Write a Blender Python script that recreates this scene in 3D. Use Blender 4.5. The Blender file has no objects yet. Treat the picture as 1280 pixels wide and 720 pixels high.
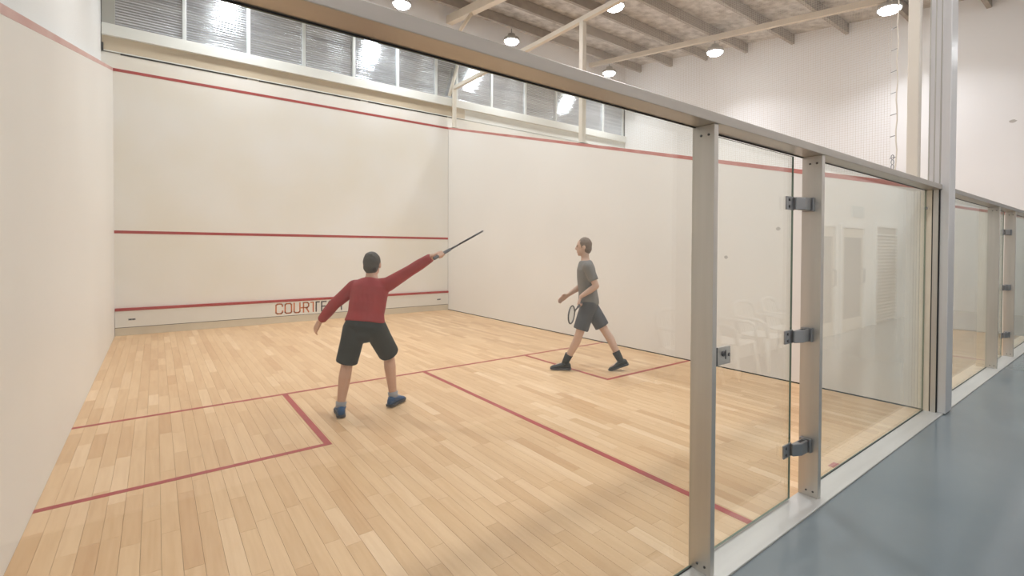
import bpy, bmesh, math, random
from mathutils import Vector, Matrix
random.seed(7)
PI = math.pi
scene = bpy.context.scene
COL = scene.collection

# ------------------------------------------------------------------ camera, world, exposure
YAW, PITCH, ROLL = 0.666198, -0.014461, 0.005160
FPX, PPX, PPY = 607.35, 672.43, 320.80           # focal length and principal point for a 1280x720 frame
CAM = Vector((0.5679, -1.3673, 1.5362))
F = Vector((math.sin(YAW)*math.cos(PITCH), math.cos(YAW)*math.cos(PITCH), math.sin(PITCH)))
R0 = Vector((math.cos(YAW), -math.sin(YAW), 0)); U0 = R0.cross(F)
RR = R0*math.cos(ROLL) + U0*math.sin(ROLL); UU = -R0*math.sin(ROLL) + U0*math.cos(ROLL)
cd = bpy.data.cameras.new('camera'); cam = bpy.data.objects.new('camera', cd); COL.objects.link(cam)
cam.matrix_world = Matrix(((RR.x, UU.x, -F.x, CAM.x), (RR.y, UU.y, -F.y, CAM.y), (RR.z, UU.z, -F.z, CAM.z), (0, 0, 0, 1)))
cd.sensor_width = 36; cd.lens = FPX/1280*36; cd.clip_start = 0.02; cd.clip_end = 200
cd.shift_x = (640-PPX)/1280; cd.shift_y = (PPY-360)/1280
scene.camera = cam
w = bpy.data.worlds.new('night'); scene.world = w; w.use_nodes = True
w.node_tree.nodes['Background'].inputs[0].default_value = (0.5, 0.6, 0.75, 1)
w.node_tree.nodes['Background'].inputs[1].default_value = 0.05
scene.view_settings.view_transform = 'Standard'
scene.view_settings.look = 'None'
scene.view_settings.gamma = 1
scene.view_settings.use_curve_mapping = False
scene.view_settings.exposure = -0.07
LAMP_W = 43.0            # court lamps, watts each
LOBBY_W = 27.0
LAMP_RGB = (.99, 1.0, 1.07)

# court dimensions (metres): x across, y towards the front wall, z up; glass back wall at y = 0
W, L, DIV = 6.4, 9.75, 0.2
X2 = W+DIV; XR = X2+W
def zb(y): return 6.07+0.138*y           # underside of the roof purlins
def zline(y): return 2.13+(4.57-2.13)*y/L  # lower edge of the side wall out line

# ------------------------------------------------------------------ helpers
class MB:
    def __init__(s): s.v = []; s.f = []; s.m = []; s.sm = []
    def add(s, vs, fs, mi=0, smooth=False):
        o = len(s.v); s.v += [tuple(v) for v in vs]
        for f in fs: s.f.append([i+o for i in f]); s.m.append(mi); s.sm.append(smooth)
        return s
    def box(s, x0, x1, y0, y1, z0, z1, mi=0):
        vs = [(x, y, z) for x in (x0, x1) for y in (y0, y1) for z in (z0, z1)]
        return s.add(vs, [(0,1,3,2),(4,6,7,5),(0,4,5,1),(2,3,7,6),(0,2,6,4),(1,5,7,3)], mi)
    def prism(s, poly, axis, a, b, mi=0):    # poly in the two other axes, extruded from a to b along axis
        n = len(poly); vs = []
        for t in (a, b):
            for p in poly:
                q = list(p); q.insert(axis, t); vs.append(q)
        return s.add(vs, [list(range(n)), list(range(2*n-1, n-1, -1))]+[(i, i+n, (i+1) % n+n, (i+1) % n) for i in range(n)], mi)
    def loft(s, rings, mi=0, smooth=True, caps=True):
        n = len(rings[0]); vs = [v for r in rings for v in r]; fs = []
        for k in range(len(rings)-1):
            for i in range(n):
                j = (i+1) % n; fs.append((k*n+i, k*n+j, (k+1)*n+j, (k+1)*n+i))
        if caps: fs.append(list(range(n-1, -1, -1))); fs.append([(len(rings)-1)*n+i for i in range(n)])
        return s.add(vs, fs, mi, smooth)
    def tube(s, pts, r, n=10, mi=0, smooth=True, caps=True, closed=False):
        pts = [Vector(p) for p in pts]; rs = r if isinstance(r, (list, tuple)) else [r]*len(pts); rings = []
        prev = None
        for i, p in enumerate(pts):
            if closed: t = pts[(i+1) % len(pts)]-pts[i-1]
            else: t = pts[min(i+1, len(pts)-1)]-pts[max(i-1, 0)]
            t.normalize()
            if prev is None:
                a = t.orthogonal().normalized()
            else:
                a = (prev-t*prev.dot(t)); a = a.normalized() if a.length > 1e-6 else t.orthogonal().normalized()
            prev = a; b = t.cross(a)
            rings.append([p+(a*math.cos(2*PI*k/n)+b*math.sin(2*PI*k/n))*rs[i] for k in range(n)])
        if closed: rings.append(rings[0]); return s.loft(rings, mi, smooth, False)
        return s.loft(rings, mi, smooth, caps)
    def lathe(s, prof, c, n=24, mi=0, smooth=True):   # profile of (r, z)
        rings = [[(c[0]+r*math.cos(2*PI*k/n), c[1]+r*math.sin(2*PI*k/n), c[2]+z) for k in range(n)] for r, z in prof]
        return s.loft(rings, mi, smooth)
    def capsule(s, a, b, ra, rb, n=14, mi=0):
        a = Vector(a); b = Vector(b); t = (b-a); ln = t.length; t.normalize(); u = t.orthogonal().normalized(); v = t.cross(u); rings = []
        for q in (-80, -50, -20, 0): rings.append((a+t*ra*math.sin(math.radians(q)), ra*math.cos(math.radians(q))))
        for q in (0, 20, 50, 80): rings.append((b+t*rb*math.sin(math.radians(q)), rb*math.cos(math.radians(q))))
        return s.loft([[c+(u*math.cos(2*PI*k/n)+v*math.sin(2*PI*k/n))*r for k in range(n)] for c, r in rings], mi)
    def ell(s, c, ax, ay, az, n=20, mi=0):   # ellipsoid from three half-axis vectors
        c = Vector(c); ax = Vector(ax); ay = Vector(ay); az = Vector(az); rings = []
        for q in range(-85, 86, 17):
            q = math.radians(q)
            rings.append([c+az*math.sin(q)+(ax*math.cos(2*PI*k/n)+ay*math.sin(2*PI*k/n))*math.cos(q) for k in range(n)])
        return s.loft(rings, mi)
    def mesh(s, name, mats):
        me = bpy.data.meshes.new(name); me.from_pydata(s.v, [], s.f)
        for m in (mats if isinstance(mats, (list, tuple)) else [mats]): me.materials.append(m)
        me.polygons.foreach_set('material_index', s.m); me.polygons.foreach_set('use_smooth', s.sm)
        bm = bmesh.new(); bm.from_mesh(me); bmesh.ops.recalc_face_normals(bm, faces=bm.faces); bm.to_mesh(me); bm.free()
        me.update(); return me
    def build(s, name, mats, parent=None, bevel=0, loc=None):
        return link(name, s.mesh(name, mats), parent, bevel, loc)

def link(name, me, parent=None, bevel=0, loc=None):
    o = bpy.data.objects.new(name, me); COL.objects.link(o)
    if parent is not None: o.parent = parent
    if loc is not None: o.location = loc
    if bevel:
        b = o.modifiers.new('bevel', 'BEVEL'); b.width = bevel; b.segments = 2; b.limit_method = 'ANGLE'
    return o
def tag(o, label, cat, group=None, kind=None):
    o['label'] = label; o['category'] = cat
    if group: o['group'] = group
    if kind: o['kind'] = kind
    return o
def empty(name, loc=(0, 0, 0), rz=0):
    o = bpy.data.objects.new(name, None); COL.objects.link(o); o.location = loc; o.rotation_euler = (0, 0, rz); o.empty_display_size = .1
    return o
def copy_tree(o, parent=None, root=True):
    c = o.copy(); COL.objects.link(c); c.parent = parent
    for ch in list(o.children):
        if ch.type != 'LIGHT': copy_tree(ch, c)
    return c

def mat(name, col, rough=.5, metal=0, var=0, scale=3, col2=None, bump=0, bscale=40, spec=.5, stretch=None):
    m = bpy.data.materials.new(name); m.use_nodes = True; nt = m.node_tree; N = nt.nodes; K = nt.links
    b = N['Principled BSDF']; b.inputs['Base Color'].default_value = (*col, 1)
    b.inputs['Roughness'].default_value = rough; b.inputs['Metallic'].default_value = metal; b.inputs['Specular IOR Level'].default_value = spec
    if var or col2 or bump:
        tc = N.new('ShaderNodeTexCoord'); mp = N.new('ShaderNodeMapping'); K.new(tc.outputs['Object'], mp.inputs[0])
        if stretch: mp.inputs['Scale'].default_value = stretch
    if var or col2:
        n = N.new('ShaderNodeTexNoise'); n.inputs['Scale'].default_value = scale; n.inputs['Detail'].default_value = 5; K.new(mp.outputs[0], n.inputs['Vector'])
        mx = N.new('ShaderNodeMix'); mx.data_type = 'RGBA'
        rp = N.new('ShaderNodeMapRange'); rp.inputs[1].default_value = .35; rp.inputs[2].default_value = .7; K.new(n.outputs[0], rp.inputs[0])
        K.new(rp.outputs[0], mx.inputs['Factor'])
        mx.inputs['A'].default_value = (*col, 1); c2 = col2 or tuple(c*(1-var) for c in col); mx.inputs['B'].default_value = (*c2, 1)
        K.new(mx.outputs['Result'], b.inputs['Base Color'])
    if bump:
        n2 = N.new('ShaderNodeTexNoise'); n2.inputs['Scale'].default_value = bscale; n2.inputs['Detail'].default_value = 4; K.new(mp.outputs[0], n2.inputs['Vector'])
        bp = N.new('ShaderNodeBump'); bp.inputs['Strength'].default_value = bump; bp.inputs['Distance'].default_value = .01
        K.new(n2.outputs[0], bp.inputs['Height']); K.new(bp.outputs[0], b.inputs['Normal'])
    return m

M = {}
M['wall'] = mat('court_plaster', (.87, .85, .815), .45, 0, .04, .7, spec=.35)
M['wall_front'] = mat('front_wall_plaster', (.87, .85, .81), .42, 0, scale=.9, col2=(.835, .795, .71), spec=.35)
M['hall'] = mat('hall_paint', (.86, .86, .855), .6, 0, .03, .5)
M['white'] = mat('white_band', (.80, .81, .77), .5, 0, .04, 2)
M['fascia'] = mat('tan_fascia', (.60, .50, .36), .5, 0, .12, 6, stretch=(.2, 1, 1))  # tan board colour with slightly darker streaks along its length
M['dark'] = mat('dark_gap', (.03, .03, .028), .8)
M['red'] = mat('red_court_line', (.44, .055, .05), .45, 0, .18, 6)
M['red_pale'] = mat('worn_glare_line', (.50, .15, .13), .5, 0, scale=3, col2=(.60, .27, .24))  # side-line red, worn, with grazing glare mixed into the colour
M['red_faded_glare'] = mat('faded_glare_line', (.60, .33, .30), .5, 0, scale=2, col2=(.68, .45, .41))  # left wall line: faded red with pale glare painted in
M['tin'] = mat('tin_board', (.80, .775, .72), .4, 0, .03, 3)
M['plinth'] = mat('tin_plinth', (.70, .62, .49), .5, 0, .08, 4)
M['orange'] = mat('orange_lettering', (.62, .19, .07), .5)
M['char'] = mat('charcoal_lettering', (.06, .045, .045), .5)
M['alu'] = mat('anodised_aluminium', (.60, .575, .53), .38, .85, .06, 30, stretch=(1, 1, .05))
M['alu_rail'] = mat('anodised_rail', (.46, .43, .39), .36, .85, .05, 30, stretch=(.05, 1, 1))
M['sill'] = mat('brushed_sill', (.66, .66, .63), .42, .55, .1, 12, stretch=(.1, 1, 1))
M['steel'] = mat('grey_hinge_metal', (.33, .34, .35), .33, .9)
M['screw'] = mat('screw_metal', (.12, .12, .12), .35, .9)
M['rubber'] = mat('black_gasket', (.02, .02, .018), .6)
M['post_white'] = mat('white_painted_steel', (.72, .67, .58), .45)
M['column'] = mat('silver_column', (.68, .68, .68), .36, .6, .04, 20, stretch=(1, 1, .05))
M['purlin'] = mat('galvanised_purlin', (.40, .36, .31), .55, .1, .2, 4)
M['rafter'] = mat('cream_rafter', (.70, .62, .50), .5)
M['roof'] = mat('roof_foil', (.68, .65, .60), .45, .15, scale=5, col2=(.36, .33, .29), bump=1.0, bscale=11)
M['net'] = mat('net_cord', (.62, .57, .50), .8)
M['lobby'] = mat('grey_epoxy', (.160, .195, .21), .15, 0, scale=.55, col2=(.205, .237, .248), spec=.5, bump=.02, bscale=4)
M['lamp_body'] = mat('lamp_casting', (.55, .55, .53), .4, .6)
M['chair'] = mat('white_plastic', (.82, .82, .80), .35)
M['door'] = mat('lobby_door_paint', (.60, .55, .47), .5)
M['louvre'] = mat('louvre_paint', (.52, .49, .43), .5)
M['darkglass'] = mat('door_vision_panel', (.22, .21, .18), .12)
M['sign'] = mat('pale_sign', (.60, .66, .68), .5)
M['band'] = mat('window_sheet', (.70, .725, .77), .15, .8, scale=12, col2=(.46, .485, .53), stretch=(.06, 1, 1), bump=.3, bscale=22)
M['mullion'] = mat('window_mullion', (.68, .70, .68), .4, .2)
M['greypost'] = mat('grey_frame_post', (.42, .41, .37), .5)

m = bpy.data.materials.new('lamp_lens'); m.use_nodes = True; b = m.node_tree.nodes['Principled BSDF']
b.inputs['Base Color'].default_value = (1, 1, 1, 1); b.inputs['Emission Color'].default_value = (.96, .99, 1, 1); b.inputs['Emission Strength'].default_value = 45
M['lens'] = m

def glass_mat():
    m = bpy.data.materials.new('clear_glass'); m.use_nodes = True; nt = m.node_tree; N = nt.nodes; K = nt.links
    N.remove(N['Principled BSDF']); out = N['Material Output']
    tr = N.new('ShaderNodeBsdfTransparent'); tr.inputs[0].default_value = (.968, .982, .968, 1)
    gl = N.new('ShaderNodeBsdfGlossy'); gl.inputs['Roughness'].default_value = 0.0; gl.inputs[0].default_value = (.95, 1, .96, 1)
    fr = N.new('ShaderNodeFresnel'); ge = N.new('ShaderNodeNewGeometry'); mr = N.new('ShaderNodeMapRange')
    mr.inputs[3].default_value = 1.5; mr.inputs[4].default_value = 1/1.5
    K.new(ge.outputs['Backfacing'], mr.inputs[0]); K.new(mr.outputs[0], fr.inputs[0])
    mx = N.new('ShaderNodeMixShader'); K.new(fr.outputs[0], mx.inputs[0]); K.new(tr.outputs[0], mx.inputs[1]); K.new(gl.outputs[0], mx.inputs[2]); K.new(mx.outputs[0], out.inputs[0])
    return m
M['glass'] = glass_mat()
M['glass_edge'] = mat('green_glass_edge', (.10, .16, .12), .15)

def plank_mat():
    m = bpy.data.materials.new('maple_plank'); m.use_nodes = True; nt = m.node_tree; N = nt.nodes; K = nt.links; b = N['Principled BSDF']
    ge = N.new('ShaderNodeNewGeometry'); oi = N.new('ShaderNodeObjectInfo')
    ad = N.new('ShaderNodeMath'); ad.operation = 'ADD'; K.new(ge.outputs['Random Per Island'], ad.inputs[0]); K.new(oi.outputs['Random'], ad.inputs[1])
    fr = N.new('ShaderNodeMath'); fr.operation = 'FRACT'; K.new(ad.outputs[0], fr.inputs[0])
    cr = N.new('ShaderNodeValToRGB'); e = cr.color_ramp.elements
    e[0].position = 0; e[0].color = (.64, .392, .204, 1); e[1].position = 1; e[1].color = (.845, .61, .385, 1)
    for p, c in ((.10, (.695, .45, .245, 1)), (.5, (.74, .495, .277, 1)), (.88, (.78, .535, .311, 1))):
        q = e.new(p); q.color = c
    K.new(fr.outputs[0], cr.inputs[0])
    mp = N.new('ShaderNodeMapping'); mp.inputs['Scale'].default_value = (26, 1.6, 1); K.new(ge.outputs['Position'], mp.inputs[0])
    mu = N.new('ShaderNodeMath'); mu.operation = 'MULTIPLY'; mu.inputs[1].default_value = 40; K.new(fr.outputs[0], mu.inputs[0])
    cx = N.new('ShaderNodeCombineXYZ'); K.new(mu.outputs[0], cx.inputs[2])
    va = N.new('ShaderNodeVectorMath'); K.new(mp.outputs[0], va.inputs[0]); K.new(cx.outputs[0], va.inputs[1])
    n = N.new('ShaderNodeTexNoise'); n.inputs['Scale'].default_value = 1.5; n.inputs['Detail'].default_value = 6; K.new(va.outputs[0], n.inputs['Vector'])
    mr = N.new('ShaderNodeMapRange'); mr.inputs[1].default_value = .4; mr.inputs[2].default_value = .75; mr.inputs[3].default_value = 0; mr.inputs[4].default_value = .30; K.new(n.outputs[0], mr.inputs[0])
    mx = N.new('ShaderNodeMix'); mx.data_type = 'RGBA'; mx.blend_type = 'MULTIPLY'; K.new(mr.outputs[0], mx.inputs['Factor']); K.new(cr.outputs[0], mx.inputs['A']); mx.inputs['B'].default_value = (.70, .55, .42, 1)
    K.new(mx.outputs['Result'], b.inputs['Base Color'])
    b.inputs['Roughness'].default_value = .40; b.inputs['Specular IOR Level'].default_value = .35
    return m
M['plank'] = plank_mat()
M['joint'] = mat('plank_joint', (.30, .18, .09), .7)

# ------------------------------------------------------------------ floors
floor = MB().box(-.15, XR+.15, .012, L, -.06, -.012).build('floor', M['joint'])
tag(floor, 'pale maple strip floor of the squash courts with red lines', 'floor', kind='structure')
def in_frame(px, py):
    d = Vector((px, py, 0))-CAM; z = d.dot(F)
    if z < .3: return None
    u = PPX+FPX*d.dot(RR)/z; v = PPY-FPX*d.dot(UU)/z
    return z if (-30 < u < 1310 and -30 < v < 750) else None
PW = .0832
planks = []
for c, (xa, xb) in enumerate(((0, W), (X2, XR))):
    n = round((xb-xa)/PW); pw = (xb-xa)/n
    for i in range(n):
        y = .012-random.random()*.5
        while y < L:
            ln = random.uniform(.42, .98); y0 = max(y, .012); y1 = min(y+ln, L)
            if L-y1 < .15: y1 = L
            if y1-y0 > .02: planks.append((xa+i*pw, xa+(i+1)*pw, y0, y1, c))
            y = y1 if y1 == L else y+ln
def score(p):
    if p[4]: return -1
    z = in_frame((p[0]+p[1])/2, (p[2]+p[3])/2)
    return -1 if z is None else (p[3]-p[2])/z**2/z
planks.sort(key=score, reverse=True)
G = .0006
for p in planks[:295]:
    hx = (p[1]-p[0])/2-G; hy = (p[3]-p[2])/2-G
    MB().box(-hx, hx, -hy, hy, -.012, 0).build('plank', M['plank'], floor, loc=((p[0]+p[1])/2, (p[2]+p[3])/2, 0))
mb = MB()
for p in planks[295:]: mb.box(p[0]+G, p[1]-G, p[2]+G, p[3]-G, -.012, 0)
o = mb.build('planks', M['plank'], floor); o['kind'] = 'stuff'; o['label'] = 'remaining narrow maple floor strips'
def fline(x0, x1, y0, y1): MB().box(x0, x1, y0, y1, 0, .0012).build('court_line', M['red'], floor)
LW = .05
for ox in (0, X2):
    fline(ox, ox+W, 4.26, 4.31)
    fline(ox+3.175, ox+3.225, .012, 4.26)
    fline(ox+1.6, ox+1.65, 2.61, 4.26); fline(ox, ox+1.6, 2.61, 2.66)
    fline(ox+4.75, ox+4.8, 2.61, 4.26); fline(ox+4.8, ox+W, 2.61, 2.66)
MB().box(4.34, 4.44, .022, .062, 0, .0012).build('red_mark', M['red'], floor)  # small red rectangle on the floor near the glass
lob = MB().box(-2.5, 17, -2.28, -.0, -.06, 0).build('floor', M['lobby'])
tag(lob, 'glossy blue-grey epoxy floor outside the glass wall', 'floor', kind='structure')

# ------------------------------------------------------------------ walls
# front wall
wf = MB().box(-.30, XR+.2, L, L+.2, -.06, 4.87).build('wall_front', M['wall_front'])
tag(wf, 'cream plastered front wall of the courts with red lines', 'wall', kind='structure')
up = MB(); up.box(-.30, XR+.2, L+.04, L+.2, 4.87, 5.345); up.box(-.3, XR+.2, L, L+.2, 6.42, 7.75)
up.build('upper_wall', M['hall'], wf)
for ox in (0, X2):
    MB().box(ox, ox+W, L-.003, L, 4.57, 4.62).build('out_line', M['red'], wf)
    MB().box(ox, ox+W, L-.003, L, 1.78, 1.83).build('service_line', M['red'], wf)
MB().box(-.14, 6.86, L-.01, L+.04, 4.892, 5.145).build('fascia_board', M['fascia'], wf)
MB().box(6.862, XR, L+.005, L+.04, 4.892, 5.145).build('fascia_board', M['white'], wf)
MB().box(-.14, 6.86, L-.014, L-.0101, 4.888, 4.905).build('edge_strip', M['white'], wf)
MB().box(-.14, XR, L-.07, L+.04, 5.145, 5.345).build('girt', M['white'], wf, .006)
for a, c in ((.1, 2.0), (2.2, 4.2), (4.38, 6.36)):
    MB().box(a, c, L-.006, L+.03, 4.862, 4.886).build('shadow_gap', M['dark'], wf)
MB().box(-.142, -.118, L-.03, L-.012, 4.88, 5.02).build('bracket', M['dark'], wf)
# the tin
def make_tin(ox, lab):
    t = empty('tin', (ox, L, 0)); tag(t, lab, 'tin board')
    MB().box(.004, W-.004, -.035, -.001, .145, .43).build('panel', M['tin'], t)
    MB().box(.004, W-.004, -.045, -.001, .43, .48).build('top_strip', M['red'], t, .006)
    MB().box(.004, W-.004, -.028, -.001, 0.001, .135).build('plinth', M['plinth'], t)
    MB().box(.004, W-.004, -.02, -.001, .135, .145).build('seam', M['dark'], t)
    for x in (.23, 6.13):
        v = MB().box(x-.05, x+.05, -.038, -.035, .262, .292).build('vent', M['steel'], t)
        for k in (-1, 1): MB().box(x+k*.022-.016, x+k*.022+.016, -.0388, -.038, .268, .286).build('slot', M['dark'], v)
    return t
tin = make_tin(0, 'long white tin board with court lettering and red top strip, behind the player in red')
make_tin(X2, 'plain white tin board with red top strip in the court beyond the dividing wall')
# lettering: strokes on a 1 x 1.6 letter cell, drawn as flat raised bars
def strokes(name, segs, x0, x1, m):
    z0, z1 = .195, .392; mb = MB(); t = .013
    for s in segs:
        pts = [(x0+(x1-x0)*a, z0+(z1-z0)*c) for a, c in s]
        for (ax, az), (bx, bz) in zip(pts, pts[1:]):
            d = Vector((bx-ax, bz-az)); d.normalize(); nrm = Vector((-d.y, d.x))*t; e = d*t*.8
            q = [(ax-e.x+nrm.x, az-e.y+nrm.y), (ax-e.x-nrm.x, az-e.y-nrm.y), (bx+e.x-nrm.x, bz+e.y-nrm.y), (bx+e.x+nrm.x, bz+e.y+nrm.y)]
            mb.prism(q, 1, -.037, -.0345)
    o = mb.build(name, m, tin); return o
rc = .16
C_ = [[(1, .74), (1, .88), (.8, 1), (.2, 1), (0, .88), (0, .12), (.2, 0), (.8, 0), (1, .12), (1, .26)]]
O_ = [[(.2, 1), (.8, 1), (1, .88), (1, .12), (.8, 0), (.2, 0), (0, .12), (0, .88), (.2, 1)]]
U_ = [[(0, 1), (0, .12), (.2, 0), (.8, 0), (1, .12), (1, 1)]]
R_ = [[(0, 0), (0, 1), (.75, 1), (1, .88), (1, .6), (.75, .47), (-.45, .47)], [(.5, .47), (1, 0)]]
E_ = [[(1, 1), (0, 1), (0, 0), (1, 0)], [(0, .5), (.85, .5)]]
H_ = [[(0, 0), (0, 1)], [(1, 0), (1, 1)], [(0, .5), (1, .5)]]
for segs, a, c, mm in ((C_, 2.487, 2.605, 'orange'), (O_, 2.655, 2.775, 'orange'), (U_, 2.825, 2.935, 'orange'), (R_, 3.005, 3.105, 'orange'),
                       ([[(0, 1), (.55, 1), (.55, 0)]], 3.150, 3.235, 'orange'), ([[(1, 1), (.25, 1), (.25, 0)]], 3.235, 3.315, 'char'),
                       (E_, 3.365, 3.455, 'char'), (C_, 3.510, 3.605, 'char'), (H_, 3.665, 3.775, 'char')):
    strokes('letter', segs, a, c, M[mm])

# side walls: a playing panel up to the sloping out line
def side_panel(xa, xb, base=0.014):
    return MB().prism([(0.0, base), (L, base), (L, 4.62), (0.0, 2.18)], 0, xa, xb)
def sline(x0, x1, parent, m='red_pale'): MB().prism([(0, zline(0)), (L, zline(L)), (L, zline(L)+.05), (0, zline(0)+.05)], 0, x0, x1).build('out_line', M[m], parent)
wl = side_panel(-.15, 0, 0).build('wall_left', M['wall']); tag(wl, 'cream plastered left side wall with a faint sloping red line', 'wall', kind='structure')
MB().box(-.35, -.15, -2.28, L, -.06, 7.75).build('upper_wall', M['hall'], wl)
sline(0, .002, wl, 'red_faded_glare')
wd = side_panel(W, X2).build('wall_right', M['wall']); tag(wd, 'cream dividing wall between two courts with sloping red line along its top', 'wall', kind='structure')
MB().box(W+.01, X2-.01, .0, L, -.01, .0145).build('shadow_gap', M['dark'], wd)
sline(W-.002, W, wd); sline(X2, X2+.002, wd)
MB().box(W-.003, W+.0, L-.008, L-.0, .48, 4.57).build('corner_joint', M['greypost'], wd)
wr = MB().box(XR, XR+.2, 0, L, -.06, 7.75).build('wall_far', M['hall']); tag(wr, 'tall white hall wall beyond the second court', 'wall', kind='structure')
MB().prism([(0, 0.014), (L, 0.014), (L, 4.62), (0, 2.18)], 0, XR-.012, XR).build('playing_panel', M['wall'], wr)
sline(XR-.014, XR-.012, wr)
M['scuff'] = mat('ball_scuff', (.50, .48, .45), .6)
def blot(x, y, z, a, b, parent): MB().add([(x, y+a*math.cos(q*PI/6)*(1+.2*math.sin(q*2.3)), z+b*math.sin(q*PI/6)) for q in range(12)], [list(range(12))]).build('ball_mark', M['scuff'], parent)
blot(XR-.001, .30, 3.95, .05, .03, wr)
for y_, z_ in ((2.09, 1.45), (1.42, 1.80)): blot(W-.001, y_, z_, .026, .022, wd)
# corridor walls, seen only in the glass
wb = MB().box(-2.5, 17, -2.48, -2.28, -.06, 6.2).build('wall_corridor', M['hall']); tag(wb, 'white corridor wall facing the glass, mirrored in the panes', 'wall', kind='structure')
we = MB().box(17, 17.2, -2.48, .2, -.06, 6.4).build('wall_end', M['hall']); tag(we, 'white end wall of the corridor', 'wall', kind='structure')
ws = MB().box(XR+.2, 17, 0, .2, -.06, 6.4).build('wall_corner', M['hall']); tag(ws, 'white wall beside the corridor past the courts', 'wall', kind='structure')
wk = MB().box(-2.7, -2.5, -2.48, .2, -.06, 6.4); wk.box(-2.5, -.35, 0, .2, -.06, 6.4)
wk = wk.build('wall_side', M['hall']); tag(wk, 'white corridor wall behind the left side wall', 'wall', kind='structure')

# ------------------------------------------------------------------ clerestory window
win = empty('window_1', (0, L, 5.345)); tag(win, 'long clerestory window of ribbed silvery sheets above the front wall', 'window', kind='structure')
mull = [-.13, 1.0, 2.03, 3.04, 4.07, 5.09, 6.08, 6.66, 7.72, 8.86, 10.0, 11.05, 12.0, 12.94]
ZH = 1.075
for a, c in zip(mull, mull[1:]):
    n = 88; vs = []; fs = []
    tilt = random.uniform(-.004, .004); wav = random.uniform(0, 6)
    for k in range(n+1):
        z = ZH*k/n; d = .0036*math.sin(2*PI*z/.0475)+.0022*math.sin(z*9+wav)+tilt*z
        vs += [(a+.02, .07+d, z), (c-.02, .07+d+random.uniform(-.0004, .0004), z)]
    fs = [(2*k, 2*k+1, 2*k+3, 2*k+2) for k in range(n)]
    MB().add(vs, fs, 0, True).build('pane', M['band'], win)
for i, x in enumerate(mull):
    if i == 0: MB().box(-.14, .03, .0, .1, 0, ZH).build('mullion', M['greypost'], win)
    else: MB().box(x-.03, x+.03, .02, .1, 0, ZH).build('mullion', M['mullion'], win, .006)
MB().box(-.14, XR, .02, .1, ZH-.03, ZH).build('head_rail', M['mullion'], win)

# ------------------------------------------------------------------ roof
def sl(y, d=0): return (y, zb(y)+d)
roof = MB().prism([sl(-2.5, .235), sl(10, .235), sl(10, .4), sl(-2.5, .4)], 0, -2.7, 17.2).build('ceiling', M['roof'])
tag(roof, 'sloping roof lining of crinkled foil over grey purlins', 'ceiling', kind='structure')
y = 9.05; pur = None
while y > -2.3:
    if pur is None:
        mb = MB(); mb.box(-.15, XR, 0, .008, 0, .225); mb.box(-.15, XR, .008, .075, 0, .008); mb.box(-.15, XR, .008, .075, .217, .225); mb.box(-.15, XR, .067, .075, .008, .03)
        pur = mb.mesh('purlin', M['purlin'])
    link('purlin', pur, roof, loc=(0, y, zb(y)))
    y -= 1.205
def beam(name, x, wd_, dp, m, y0=-2.25, y1=L-.0):
    return MB().prism([sl(y0, -.005-dp), sl(y1, -.005-dp), sl(y1, -.005), sl(y0, -.005)], 0, x-wd_/2, x+wd_/2).build(name, m, roof)
beam('rafter', 6.42, .16, .20, M['rafter']); beam('rafter', 11.35, .09, .12, M['rafter']); beam('rafter', 1.5, .16, .2, M['rafter'])
MB().tube([(6.40, 8.60, zb(8.6)-.2), (6.10, 9.2, 6.35)], .045, 8).build('brace', M['rafter'], roof)
MB().tube([(6.40, L-.05, 5.40), (6.63, L-.05, 6.20)], .045, 8).build('brace', M['post_white'], roof)

# ------------------------------------------------------------------ net on the dividing wall
net = empty('divider_net', (6.5, 0, 0)); tag(net, 'fine protective net on white posts above the dividing wall', 'net')
NT = 5.55
for y, r in ((9.62, .042), (4.93, .048), (.14, .048)):
    z0 = zline(y)+.053
    p_ = MB().box(-r, r, y-r, y+r, z0, NT).build('post', M['post_white'], net, .008)
    MB().box(-.085, .085, y-.075, y+.075, z0, z0+.012).build('base_plate', M['post_white'], p_)
MB().box(-.042, .042, .10, 9.66, NT, NT+.09).build('top_rail', M['post_white'], net, .008)
mb = MB(); q = .0008; y = .34
while y < 9.57:
    mb.box(-q, q, y-q, y+q, zline(y)+.06, NT); y += .026
z = 2.33
while z < NT:
    ye = min(9.57, (z-.06-2.13)/(4.57-2.13)*L)
    if ye > .4: mb.box(-q, q, .34, ye, z-q, z+q)
    z += .026
o = mb.build('netting', M['net'], net); o['kind'] = 'stuff'
mb = MB().tube([(0, .285+.006*math.sin(k*1.7), 2.27+k*.1) for k in range(33)], .006, 6); mb.build('edge_cord', M['post_white'], net)
for k in range(9): MB().tube([(0, .285, 2.5+k*.22), (0, .34, 2.49+k*.22)], .004, 6).build('lacing_tie', M['steel'], net)
ch = []
for k in range(5): MB().tube([(0, .315+.012*math.cos(t*PI/4), 2.30+k*.05+.026*math.sin(t*PI/4)) for t in range(8)], .004, 6, closed=True).build('chain_link', M['steel'], net)

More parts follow.
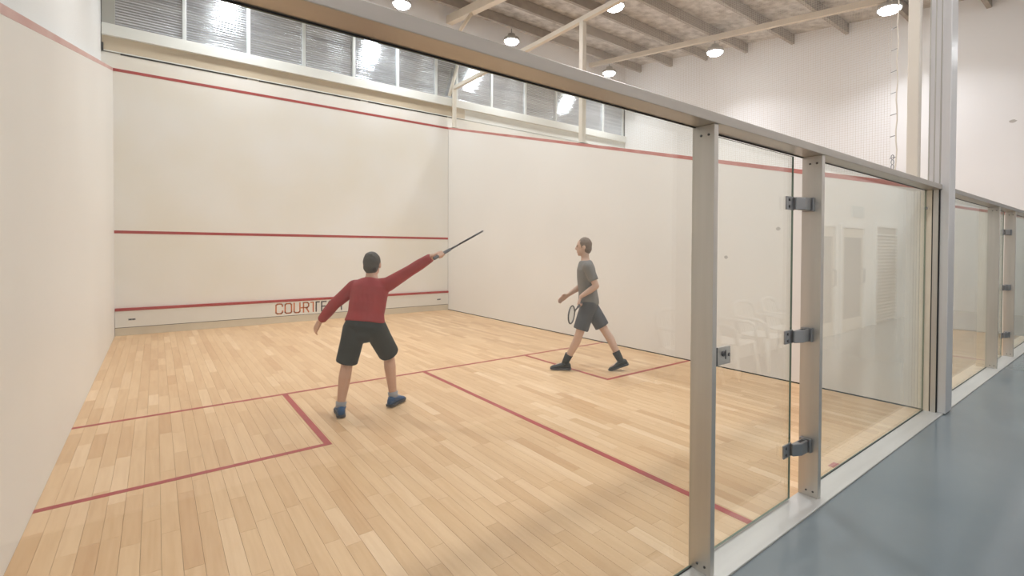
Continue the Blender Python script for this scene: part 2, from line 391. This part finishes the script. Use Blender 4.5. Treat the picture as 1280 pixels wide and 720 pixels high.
# ------------------------------------------------------------------ glass back walls
H = 2.122; PD = -.105
P1 = (2.590, 2.624); P2 = (3.757, 3.797)
def pane(x0, x1, z0, z1, name, parent, y0=-.002, y1=.010, mt=None):
    mb = MB().box(x0, x1, y0, y1, z0, z1)
    mb.m = [1, 1, 0, 0, 1, 1]
    return mb.build(name, [M['glass'], M['glass_edge']], parent)
def glass_wall(ox, name, lab, first):
    g = empty(name, (ox, 0, 0)); tag(g, lab, 'glass wall', kind='structure')
    xe = W-.042
    MB().box(.0 if first else .0, W-.002, -.115, .014, H, 2.168).build('top_rail', M['alu_rail'], g, .003)
    MB().box(.0, W, -.145, .0115, 0.0005, .010).build('sill', M['sill'], g, .002)
    MB().box(.0, W, -.1475, -.1452, .0005, .008).build('sill_edge', M['greypost'], g)
    pane(.006, P1[0]+.004, .0105, H-.001, 'glass_pane', g)
    pane(P2[1]-.004, xe, .0105, H-.001, 'glass_pane', g)
    for a, c in ((.006, P1[0]-.001), (P2[1]+.001, xe)):
        MB().box(a, c, -.006, -.0021, .0105, .015).build('gasket', M['rubber'], g)
        MB().box(a, c, -.006, -.0021, H-.0045, H-.0005).build('gasket', M['rubber'], g)
    MB().box(P1[1]+.001, P2[0]-.001, .004, .0139, H-.005, H-.0005).build('gasket', M['rubber'], g)
    for a, c in (P1, P2):
        p_ = MB().box(a, c, PD, .0125, .0102, H-.0005).build('post', M['alu'], g, .002)
        for z in (.045, 2.075):
            for y in (-.075, -.035): MB().tube([(a-.003, y, z), (a+.001, y, z)], .006, 8).build('screw', M['screw'], p_)
    # end channels against the side wall
    c_ = MB().box(W-.036, W-.002, -.045, .012, .0102, H-.0005).build('end_channel', M['plinth'], g)  # reflection of the wall end is put into this tan tone
    MB().box(W-.034, W-.002, -.094, -.054, .0102, H-.0005).build('end_channel', M['alu'], g)
    MB().box(W-.026, W-.002, -.098, -.0, .0102, H-.0005).build('channel_recess', M['dark'], g)
    MB().tube([(W-.052, -.014, 1.95), (W-.052, -.004, 1.95)], .012, 10).build('stud', M['steel'], g)
    return g
def glass_door(ox, name, lab):
    d = empty(name, (ox, 0, 0)); tag(d, lab, 'glass door', kind='structure')
    pane(P1[1]+.008, 3.612, .020, H-.014, 'door_leaf', d)
    for z in (1.822, 1.018, .330):
        h = MB().box(3.505, 3.603, -.014, -.0022, z-.040, z+.040).build('hinge', M['steel'], d, .003)
        prof = [(3.590, -.016), (3.590, -.030), (3.645, -.058), (3.720, -.058), (3.730, -.050), (3.730, -.016)]
        MB().prism([(x, y) for x, y in prof], 2, z-.038, z+.038).build('knuckle', M['steel'], h, .005)
        MB().box(3.65, 3.712, -.044, -.026, z+.036, z+.039).build('slot', M['dark'], h)
        MB().box(3.733, 3.7565, -.068, .0, z-.043, z+.043).build('post_plate', M['steel'], h, .003)
        for dz in (-.02, .02): MB().tube([(3.535, -.0165, z+dz), (3.535, -.0138, z+dz)], .009, 10).build('screw', M['screw'], h)
    lk = MB().box(2.775, 2.893, -.020, -.0022, .957, 1.05).build('lock', M['alu'], d, .004)
    MB().tube([(2.82, -.026, 1.015), (2.82, -.0195, 1.015)], .014, 12).build('key_cylinder', M['screw'], lk)
    MB().box(2.842, 2.85, -.0215, -.0199, .985, 1.03).build('key_slot', M['screw'], lk)
    MB().tube([(2.875, -.0225, 1.005), (2.875, -.0195, 1.005)], .009, 12).build('screw', M['screw'], lk)
    MB().box(2.755, 2.774, -.020, .008, .957, 1.05).build('latch_bolt', M['screw'], lk)
    return d
glass_wall(0, 'wall_back', 'glass back wall of the court with aluminium rail, posts and sill', True)
glass_wall(X2, 'wall_back', 'glass back wall of the second court past the tall silver column', False)
glass_door(0, 'door_1', 'frameless glass door with three grey hinges and a square lock, near the player in red')
glass_door(X2, 'door_2', 'frameless glass door of the second court past the tall silver column')
colm = empty('column', (W, 0, 0)); tag(colm, 'tall silver metal column at the end of the dividing wall', 'column', kind='structure')
MB().box(-.012, .205, -.168, -.100, .0102, 5.9).build('shaft', M['column'], colm, .006)
MB().box(.0, .19, -.098, -.004, 2.17, 5.9).build('rear_shaft', M['column'], colm, .004)
MB().box(.004, .2, -.1005, -.0979, .0102, 5.9).build('groove', M['dark'], colm)
for y_ in (-.092, -.048, -.006): MB().box(-.0012, .0, y_-.005, y_+.005, 2.17, 5.9).build('groove', M['greypost'], colm)
MB().box(.002, .198, -.0975, -.001, .001, 2.1695).build('wall_end_cap', M['dark'], colm)

# ------------------------------------------------------------------ lamps
def make_lamp():
    r = empty('high_bay_lamp'); tag(r, 'round high bay lamp glowing white under the roof', 'lamp', 'high bay lamps under the roof')
    MB().lathe([(.02, .17), (.075, .17), (.08, .09), (.155, .075), (.165, .03), (.165, .0), (.150, .0), (.145, .012), (.02, .014)], (0, 0, 0), 28).build('housing', M['lamp_body'], r)
    MB().lathe([(.01, -.075), (.06, -.068), (.105, -.048), (.132, -.022), (.143, .010), (.01, .010)], (0, 0, 0), 28).build('lens', M['lens'], r)
    MB().tube([(0, 0, .165), (0, 0, .30)], .008, 8).build('hanger', M['steel'], r)
    return r
proto = make_lamp()
def place_lamp(x, y, z, first=False, watts=LAMP_W, lab=None):
    o = proto if first else copy_tree(proto); o.location = (x, y, z); o.scale = (1.25, 1.25, 1.1)
    if lab: o['label'] = lab
    ld = bpy.data.lights.new('lamp_glow', 'AREA'); ld.shape = 'DISK'; ld.size = .28; ld.energy = watts; ld.color = LAMP_RGB; ld.spread = math.radians(132)
    lo = bpy.data.objects.new('lamp_glow', ld); COL.objects.link(lo); lo.parent = o; lo.location = (0, 0, -.08)
    return o
k = 0
for x, ys in ((1.8, (8.95, 5.4)), (4.83, (8.93, 5.4, 1.8)), (7.80, (8.98, 5.4, 1.8)), (11.40, (8.96, 5.41, 1.79))):  # leftmost row is invented and unseen, added to light the left side
    for y in ys:
        where = 'added out of view above the left side wall' if x < 2 else 'over the middle of the lettered court' if x < 6 else 'just past the divider net' if x < 10 else 'on the cream rafter by the hall wall'
        along = 'nearest the window' if y > 8 else 'mid court' if y > 3 else 'nearest the glass'
        place_lamp(x, y, zb(y)-.415 if y > 5 else zb(y)-.25, k == 0, LAMP_W, 'round high bay lamp '+where+', '+along); k += 1
for x in (1.0, 5.0, 9.0, 13.2): place_lamp(x, -1.25, zb(-1.25)-.35, False, LOBBY_W, 'unseen round high bay lamp added over the corridor')  # unseen lamps added to light the corridor floor and metalwork

# ------------------------------------------------------------------ corridor things mirrored in the glass
def lobby_door(name, x0, x1, zt, lab, louvre):
    d = empty(name, ((x0+x1)/2, -2.28, 0)); tag(d, lab, 'door', kind='structure'); h = (x1-x0)/2
    MB().box(-h, -h+.07, .001, .05, 0, zt).build('jamb', M['hall'], d); MB().box(h-.07, h, .001, .05, 0, zt).build('jamb', M['hall'], d); MB().box(-h, h, .001, .05, zt, zt+.07).build('head', M['hall'], d)
    if louvre:
        MB().box(-h+.071, h-.071, .002, .012, .005, zt-.002).build('backing', M['louvre'], d)
        for k in range(int((zt-.1)/.07)):
            z = .08+k*.07; MB().prism([(.013, z), (.04, z-.03), (.044, z-.026), (.013, z+.01)], 0, -h+.08, h-.08).build('slat', M['louvre'], d)
    else:
        MB().box(-h+.071, h-.071, .002, .03, .005, zt-.002).build('leaf', M['door'], d)
        MB().box(-h+.17, h-.17, .030, .034, .25, zt-.18).build('vision_panel', M['darkglass'], d)
        MB().tube([(h-.13, .031, .9), (h-.13, .08, .92), (h-.13, .08, 1.18), (h-.13, .031, 1.2)], .012, 8).build('handle', M['steel'], d)
    return d
lobby_door('door_3', 10.55, 11.75, 1.98, 'pale corridor door with a tall glass panel, mirrored in the glass', False)
lobby_door('door_4', 12.35, 13.75, 2.05, 'slatted louvre door in the corridor wall, mirrored in the glass', True)
lobby_door('door_5', 9.25, 10.35, 1.98, 'plain pale corridor door with a glass panel beside the corridor chairs', False)
sg = MB().box(11.15, 11.75, -2.279, -2.262, 2.2, 2.42).build('wall_sign', M['sign']); tag(sg, 'small pale blue-grey sign above the corridor doors', 'sign')

def make_chair():
    r = empty('plastic_chair'); tag(r, 'white moulded plastic armchair against the corridor wall', 'chair', 'plastic chairs along the corridor wall')
    mb = MB()   # seat with rolled front, facing +y
    rings = []
    for y, z in ((-.20, .43), (-.1, .415), (.08, .42), (.2, .435), (.225, .41), (.215, .405), (.19, .42), (.08, .405), (-.1, .40), (-.2, .415)):
        rings.append([(-.23-.0*y, y, z), (.23, y, z)])
    vs = [p for r_ in rings for p in r_]; n = len(rings); mb.add(vs, [(2*i, 2*i+1, 2*((i+1) % n)+1, 2*((i+1) % n)) for i in range(n)]+[[2*i for i in range(n)], [2*i+1 for i in range(n)]])
    mb.build('seat', M['chair'], r)
    for i in range(5):
        x = -.15+.075*i; MB().prism([(-.205, .43), (-.30, .76), (-.315, .76), (-.22, .43)], 0, x-.024, x+.024).build('back_slat', M['chair'], r)
    MB().tube([(-.23, -.2, .42), (-.235, -.29, .7), (-.2, -.315, .79), (-.1, -.325, .83), (.1, -.325, .83), (.2, -.315, .79), (.235, -.29, .7), (.23, -.2, .42)], .026, 10).build('back_frame', M['chair'], r)
    for s in (-1, 1):
        MB().tube([(s*.235, -.27, .64), (s*.27, -.1, .645), (s*.275, .12, .64), (s*.255, .2, .60), (s*.245, .22, .42)], .022, 8).build('armrest', M['chair'], r)
        MB().tube([(s*.225, .19, .42), (s*.265, .25, .0)], [.032, .022], 8).build('leg', M['chair'], r)
        MB().tube([(s*.22, -.19, .42), (s*.255, -.29, .0)], [.032, .022], 8).build('leg', M['chair'], r)
    return r
pc = make_chair()
for i, (x, y, a) in enumerate(((5.35, -1.90, .05), (6.15, -1.88, -.06), (6.95, -1.86, .1), (7.75, -1.88, -.04))):
    o = pc if i == 0 else copy_tree(pc); o.location = (x, y, .0); o.rotation_euler = (0, 0, a)

# ------------------------------------------------------------------ people
M['skin'] = mat('skin', (.62, .37, .26), .5, 0, .06, 12)
M['skin2'] = mat('skin_pale', (.64, .43, .33), .5, 0, .06, 12)
M['hair'] = mat('dark_hair', (.07, .06, .05), .6, 0, .4, 60)
M['hair2'] = mat('brown_hair', (.20, .14, .10), .6, 0, .3, 60)
M['redshirt'] = mat('red_jersey', (.36, .028, .034), .7, 0, .15, 10)
M['blackcloth'] = mat('black_shorts_cloth', (.018, .02, .022), .75, 0, .2, 10)
M['greyshirt'] = mat('grey_shirt_cloth', (.20, .19, .18), .75, 0, .2, 8)
M['greyshort'] = mat('slate_shorts_cloth', (.075, .078, .09), .75, 0, .2, 8)
M['blueshoe'] = mat('blue_shoe', (.02, .075, .19), .5, 0, .2, 20)
M['blackshoe'] = mat('black_shoe', (.015, .014, .014), .5)
M['sole'] = mat('shoe_sole', (.05, .05, .06), .6)
M['solewhite'] = mat('shoe_stripe', (.6, .62, .65), .5)
M['sock'] = mat('dark_sock', (.02, .02, .02), .8)
M['sockpale'] = mat('grey_sock', (.35, .35, .37), .8)
M['eye'] = mat('eye_dark', (.03, .025, .02), .2)
M['lip'] = mat('lip', (.42, .16, .13), .5)
M['racket'] = mat('racket_frame', (.035, .035, .04), .3)
M['grip'] = mat('racket_grip', (.12, .12, .13), .8)
M['string'] = mat('racket_string', (.55, .55, .52), .5)

def remesh(o, vox, sm=4):
    r = o.modifiers.new('remesh', 'REMESH'); r.mode = 'VOXEL'; r.voxel_size = vox; r.use_smooth_shade = True
    s = o.modifiers.new('smooth', 'SMOOTH'); s.factor = .5; s.iterations = sm
def V(*a): return Vector(a)
def ering(c, ax, ay, n=18): return [Vector(c)+ax*math.cos(2*PI*k/n)+ay*math.sin(2*PI*k/n) for k in range(n)]

def add_hand(mb, wr, d, n, sd, curl, thumb_in=.4):
    """palm and five fingers; d points along the hand, n out of the palm, sd = +1/-1 thumb side along d x n"""
    d = Vector(d).normalized(); n = (Vector(n)-d*Vector(n).dot(d)).normalized(); s = d.cross(n)*sd
    mb.loft([ering(wr-d*.01, s*.026, n*.019), ering(wr+d*.02, s*.033, n*.017), ering(wr+d*.06, s*.042, n*.016), ering(wr+d*.09, s*.041, n*.013), ering(wr+d*.098, s*.034, n*.008)])
    for off, ln in ((.031, .072), (.011, .082), (-.010, .076), (-.030, .060)):
        p = wr+d*.088+s*off; a = 0
        for i, fr_ in enumerate((.44, .31, .25)):
            a += curl[i]; q = p+(d*math.cos(a)+n*math.sin(a))*ln*fr_
            mb.capsule(p, q, .0092-.0009*i, .0086-.0009*i, 10); p = q
    p = wr+d*.025+s*.030; q = p+(d*.6+s*.62+n*.35).normalized()*.040; r = q+(d*.75+s*.1+n*thumb_in).normalized()*.032
    mb.capsule(p, q, .0135, .0105, 10); mb.capsule(q, r, .0105, .0085, 10)

def build_person(name, loc, rz, lab, J, P):
    """J: joints in local metres, P: looks. Head and torso face J['face'] (hips face J['hipface'])."""
    root = empty(name, loc, rz); tag(root, lab, 'person')
    up_ = lambda a, b: (Vector(b)-Vector(a)).normalized()
    f = Vector(J['face']).normalized(); cf = Vector(J['chestface']).normalized()
    mb = MB()
    spine = up_(J['pelvis'], J['neck'])
    def axes(face, t):
        fy = (face-t*face.dot(t)).normalized(); return t.cross(fy)*-1, fy
    ax, ay = axes(cf, spine)
    hx = (J['rhip']-J['lhip']).normalized(); hy = hx.cross(V(0, 0, 1))*-1
    # torso rings: bottom to neck
    pel, ne = J['pelvis'], J['neck']; T = ne-pel; k = P.get('k', 1)
    sx = (J['rsh']-J['lsh']).normalized(); sy = ay
    prof = [(-.20, .10, .075, hx), (-.10, .150, .105, hx), (.02, .155, .105, hx), (.22, .135, .092, ax), (.42, .140, .098, ax), (.62, .160, .108, sx), (.80, .168, .100, sx), (.92, .130, .078, sx), (.99, .070, .062, sx), (1.06, .052, .055, sx)]
    def trings(g, lo=0, hi=10):
        rs = []
        for t, a, b_, xa in prof[lo:hi]:
            yv = (xa.cross(spine)).normalized(); xv = spine.cross(yv).normalized()
            rs.append(ering(pel+T*t, xv*(a*k+g), yv*(b_*k+g), 24))
        return rs
    mb.loft(trings(0))
    # neck, skull, jaw, nose, ears
    hc = J['head']; hu = up_(J['neck'], hc)*.35+V(0, 0, 1)*.65; hu.normalize(); hf = (f-hu*f.dot(hu)).normalized(); hs = hf.cross(hu)
    mb.capsule(ne-T*.03, hc-hu*.05-hf*.012, .056*k, .052*k)
    S = P.get('hs', 1)
    mb.ell(hc+hu*.018*S-hf*.008, hs*.073*S, hf*.094*S, hu*.098*S)
    mb.ell(hc-hu*.045*S+hf*.022*S, hs*.058*S, hf*.068*S, hu*.072*S)
    mb.ell(hc-hu*.095*S+hf*.058*S, hs*.026*S, hf*.024*S, hu*.020*S)
    mb.loft([ering(hc+hu*.018*S+hf*.082*S, hs*.008, hf*.008, 10), ering(hc-hu*.012*S+hf*.098*S, hs*.011, hf*.014, 10), ering(hc-hu*.028*S+hf*.100*S, hs*.016, hf*.015, 10), ering(hc-hu*.036*S+hf*.088*S, hs*.010, hf*.008, 10)])
    mb.ell(hc+hu*.030*S+hf*.075*S, hs*.052*S, hf*.014*S, hu*.010*S, 12)
    for s in (-1, 1): mb.ell(hc-hu*.008*S+hs*s*.077*S-hf*.008, hf*.019*S, hs*.008, hu*.031*S, 12)
    mb.ell(hc-hu*.066*S+hf*.080*S, hs*.024*S, hf*.010, hu*.006, 12)
    # limbs
    for s in 'lr':
        sh, el, wr = J[s+'sh'], J[s+'elb'], J[s+'wri']
        mb.capsule(ne*.35+sh*.65-V(0, 0, .02), sh, .055*k, .056*k); mb.capsule(sh, sh.lerp(el, .5), .055*k, .047*k); mb.capsule(sh.lerp(el, .5), el, .047*k, .039*k)
        mb.capsule(el, el.lerp(wr, .35), .040*k, .041*k); mb.capsule(el.lerp(wr, .35), wr, .041*k, .026*k)
        hd, hn, sd, curl, ti = J[s+'hand']; add_hand(mb, wr+Vector(hd).normalized()*.012, hd, hn, sd, curl, ti)
        hp, kn, an = J[s+'hip'], J[s+'knee'], J[s+'ank']
        mb.capsule(hp, hp.lerp(kn, .5), .085*k, .072*k); mb.capsule(hp.lerp(kn, .5), kn, .072*k, .054*k)
        bk = (kn-hp).cross(hx).normalized(); shin = (an-kn)
        bk = hx.cross(shin).normalized(); bk = bk if bk.dot(Vector(J[s+'toe'])) < 0 else -bk
        mb.capsule(kn, kn.lerp(an, .3)+bk*.012, .053*k, .056*k); mb.capsule(kn.lerp(an, .3)+bk*.012, an, .056*k, .034*k)
        td = Vector(J[s+'toe']).normalized(); mb.capsule(an-td*.03-V(0, 0, .03), an+td*.11-V(0, 0, .045), .030, .028)
    o = mb.build('body', M[P['skin']], root); remesh(o, .0062, 5)
    # hair
    mb = MB(); mb.ell(hc+hu*.026*S-hf*.018, hs*.080*S, hf*.092*S, hu*.098*S); mb.ell(hc-hu*.025*S-hf*.045*S, hs*.070*S, hf*.058*S, hu*.070*S)
    o = mb.build('hair', M[P['hair']], root); remesh(o, .008, 3)
    t_ = bpy.data.textures.get('hair_tufts') or bpy.data.textures.new('hair_tufts', 'CLOUDS'); t_.noise_scale = .02
    dm = o.modifiers.new('tufts', 'DISPLACE'); dm.texture = t_; dm.strength = .012; dm.mid_level = .5
    for s in (-1, 1): MB().ell(hc+hu*.010*S+hs*s*.030*S+hf*.083*S, hs*.011, hf*.008, hu*.006, 12).build('eye', M['eye'], root)
    MB().ell(hc-hu*.066*S+hf*.0865*S, hs*.021*S, hf*.007, hu*.004, 12).build('mouth', M['lip'], root)
    # shirt: torso plus sleeves
    mb = MB(); hem = P.get('hem', 1)
    mb.loft(trings(.030, hem, 5)+trings(.018, 5, 9))
    for s in 'lr':
        sh, el, wr = J[s+'sh'], J[s+'elb'], J[s+'wri']
        mb.capsule(ne*.4+sh*.6-V(0, 0, .025), sh, .066*k, .069*k)
        if P['sleeve'] == 'long':
            mb.tube([sh, sh.lerp(el, .5), el, el.lerp(wr, .45), el.lerp(wr, .93)], [.070*k, .061*k, .053*k, .052*k, .041*k], 18)
        else:
            e = sh.lerp(el, .72); mb.tube([sh, sh.lerp(el, .4), e], [.069*k, .066*k, .064*k], 18)
    cu = ne-T*.02; mb.tube([ne-T*.10, ne+T*.01], [.075*k, .064*k], 18)
    o = mb.build('shirt', M[P['shirt']], root); remesh(o, .009, 3)
    # shorts
    mb = MB(); mb.loft(trings(.019, 0, 4)); mb.ell((J['lhip']+J['rhip'])/2-V(0, 0, .03), hx*.12*k, hy*.115*k, V(0, 0, .11))
    for s in 'lr':
        hp, kn = J[s+'hip'], J[s+'knee']
        e = hp.lerp(kn, P.get('shortlen', .9)); out = (hp-pel)*.08
        mb.capsule(hp, hp.lerp(e, .3), .106*k, .104*k, 20); mb.tube([hp.lerp(e, .05), hp.lerp(e, .45), e+out], [.105*k, .103*k, .100*k], 20)
    o = mb.build('shorts', M[P['shorts']], root); remesh(o, .009, 3)
    # socks and shoes
    for s in 'lr':
        kn, an = J[s+'knee'], J[s+'ank']; td = Vector(J[s+'toe']).normalized(); tu = Vector(J.get(s+'up', (0, 0, 1))); tu = (tu-td*tu.dot(td)).normalized(); tx = td.cross(tu)
        if P.get('sock'): MB().tube([an.lerp(kn, P.get('socklen', .25)), an-(kn-an)*.05], [.045*k+.03*k*P.get('socklen', .25), .041*k], 16).build('sock', M[P['sock']], root)
        b0 = an-tu*.075
        rings = []
        for u, hw, h0, h1 in ((-.078, .012, .010, .045), (-.072, .030, .010, .075), (-.04, .036, .010, .095), (.0, .036, .010, .098), (.045, .038, .010, .078), (.09, .045, .010, .060), (.135, .046, .010, .050), (.165, .038, .010, .040), (.182, .018, .010, .028)):
            c = b0+td*u; rings.append([c+tx*hw*math.copysign(abs(math.cos(2*PI*q/16))**.8, math.cos(2*PI*q/16))+tu*((h0+h1)/2+(h1-h0)/2*math.sin(2*PI*q/16)) for q in range(16)])
        sh_ = MB().loft(rings).build('shoe', M[P['shoe']], root); ss = sh_.modifiers.new('s', 'SUBSURF'); ss.levels = 1; ss.render_levels = 1
        rings = []
        for u, hw in ((-.082, .018), (-.072, .036), (-.03, .040), (.03, .038), (.09, .049), (.14, .050), (.172, .040), (.188, .020)):
            c = b0+td*u; rings.append([c+tx*hw+tu*.0, c+tx*hw*1.02+tu*.022, c-tx*hw*1.02+tu*.022, c-tx*hw+tu*.0])
        MB().loft(rings, smooth=False).build('sole', M[P['solem']], sh_)
        MB().tube([an-tu*.005+tx*.042*math.cos(q*PI/6)+td*(.046*math.sin(q*PI/6)-.004) for q in range(12)], .008, 6, closed=True).build('collar', M[P['shoe']], sh_)
        for q in range(4):
            c = b0+td*(.035+.022*q)+tu*(.090-.008*q); MB().tube([c-tx*.022-tu*.006, c+tu*.002, c+tx*.022-tu*.006], .0032, 6).build('lace', M['solewhite'], sh_)
    return root

def racket(loc, rz, grip, d, nrm, lab):
    """grip: where the hand holds it (local), d: along the shaft, nrm: face normal"""
    r = empty('squash_racket', loc, rz); tag(r, lab, 'racket')
    d = Vector(d).normalized(); nrm = Vector(nrm); nrm = (nrm-d*nrm.dot(d)).normalized(); s = d.cross(nrm); g = Vector(grip)
    MB().tube([g-d*.10, g-d*.095, g+d*.11, g+d*.115], [.017, .016, .0145, .011], 12).build('grip', M['grip'], r)
    MB().tube([g+d*.112, g+d*.24], [.009, .008], 10).build('shaft', M['racket'], r)
    c = g+d*.425; a, b_ = .148, .098
    fr_ = MB().tube([c+d*a*math.cos(2*PI*k/40)+s*b_*math.sin(2*PI*k/40) for k in range(40)], .0085, 8, closed=True).build('frame', M['racket'], r)
    for q in (-1, 1): MB().tube([g+d*.235, g+d*.285+s*q*.028, c-d*a*.80+s*q*b_*.60], .0075, 8).build('throat', M['racket'], r)
    mb = MB()
    for i in range(-7, 8):
        x = i*b_/8; e = a*math.sqrt(max(0, 1-(x/b_)**2)); mb.tube([c+s*x-d*e, c+s*x+d*e], .0008, 4)
    for i in range(-9, 10):
        x = i*a/10; e = b_*math.sqrt(max(0, 1-(x/a)**2)); mb.tube([c+d*x-s*e, c+d*x+s*e], .0008, 4)
    mb.build('strings', M['string'], r)
    return r

# player in red: back to the camera, stepping with the right foot, right arm swung up
L1 = (1.888, 3.239, 0); RZ = -YAW
grip_curl = (1.15, 1.35, .9); loose = (.25, .35, .3)
rd = V(.50, .72, .36).normalized()                      # racket direction
hd1 = V(.80, -.28, .42); hd1 = (hd1-rd*hd1.dot(rd)).normalized()
n1 = rd.cross(hd1).normalized()
def hand_for(d, rd_, flip):                              # palm normal and thumb side so that the thumb points along the shaft
    n = rd_.cross(d).normalized()*flip; s = d.cross(n); return n, (1 if s.dot(rd_) > 0 else -1)
n1, sd1 = hand_for(hd1, rd, 1)
rw = V(.845, .02, 1.47)
J1 = dict(pelvis=V(.205, .06, .845), neck=V(.235, .16, 1.255), head=V(.228, .20, 1.385), face=(-.05, 1, -.12), chestface=(-.1, 1, 0),
          lhip=V(.115, .05, .80), lknee=V(.035, .075, .46), lank=V(.005, .0, .085), ltoe=(-.45, .9, 0),
          rhip=V(.295, .08, .80), rknee=V(.345, .33, .50), rank=V(.40, .30, .088), rtoe=(.25, .95, 0),
          lsh=V(.075, .16, 1.175), lelb=V(-.105, .12, 1.01), lwri=V(-.262, .19, .845), lhand=(V(-.55, .25, -.75), V(.5, .75, -.2), -1, loose, .4),
          rsh=V(.395, .13, 1.20), relb=V(.625, .06, 1.335), rwri=rw, rhand=(hd1, n1, sd1, grip_curl, 1.0))
P_1 = dict(skin='skin', hair='hair', shirt='redshirt', sleeve='long', shorts='blackcloth', shoe='blueshoe', solem='sole', k=.99, hs=1.0, hem=2, shortlen=.93, sock='sockpale', socklen=.12)
build_person('person', L1, RZ, 'person in a long-sleeved red top and black shorts swinging an arm up to the right', J1, P_1)
racket(L1, RZ, rw+hd1*.10+n1*.022+rd*.02, rd, n1, 'dark squash racket in the raised hand of the person in red')

# player in grey: side on, striding to the left, racket held low in front
L2 = (4.656, 3.314, 0)
rd2 = V(-.30, -.93, -.16).normalized(); hd2 = V(-.35, -.05, -.9); hd2 = (hd2-rd2*hd2.dot(rd2)).normalized(); n2, sd2 = hand_for(hd2, rd2, 1)
rw2 = V(.215, -.18, .955)
J2 = dict(pelvis=V(.33, .0, .885), neck=V(.285, .0, 1.40), head=V(.262, .0, 1.575), face=(-1, .15, -.12), chestface=(-1, .1, 0),
          lhip=V(.32, -.09, .84), lknee=V(.065+.14, -.10, .48), lank=V(.03, -.02, .088), ltoe=(-1, .1, 0),
          rhip=V(.34, .09, .84), rknee=V(.545, .05, .50), rank=V(.74, -.04, .125), rtoe=(-.93, .1, -.35), rup=(-.35, 0, .93),
          lsh=V(.30, -.175, 1.325), lelb=V(.40, -.215, 1.09), lwri=rw2, lhand=(hd2, n2, sd2, grip_curl, 1.0),
          rsh=V(.285, .175, 1.325), relb=V(.26, .235, 1.06), rwri=V(.085, .22, .94), rhand=(V(-.8, -.1, -.5), V(.3, -.8, -.3), 1, loose, .4))
# hips face left: left/right axis runs along depth
P_2 = dict(skin='skin2', hair='hair2', shirt='greyshirt', sleeve='short', shorts='greyshort', shoe='blackshoe', solem='sole', k=.97, hs=1.0, hem=1, shortlen=.85, sock='sock', socklen=.30)
build_person('person', L2, RZ, 'person in grey shirt and dark shorts striding beside the dividing wall', J2, P_2)
racket(L2, RZ, rw2+hd2*.10+n2*.022+rd2*.02, rd2, V(1, -.3, 0), 'dark squash racket held low by the person in grey')
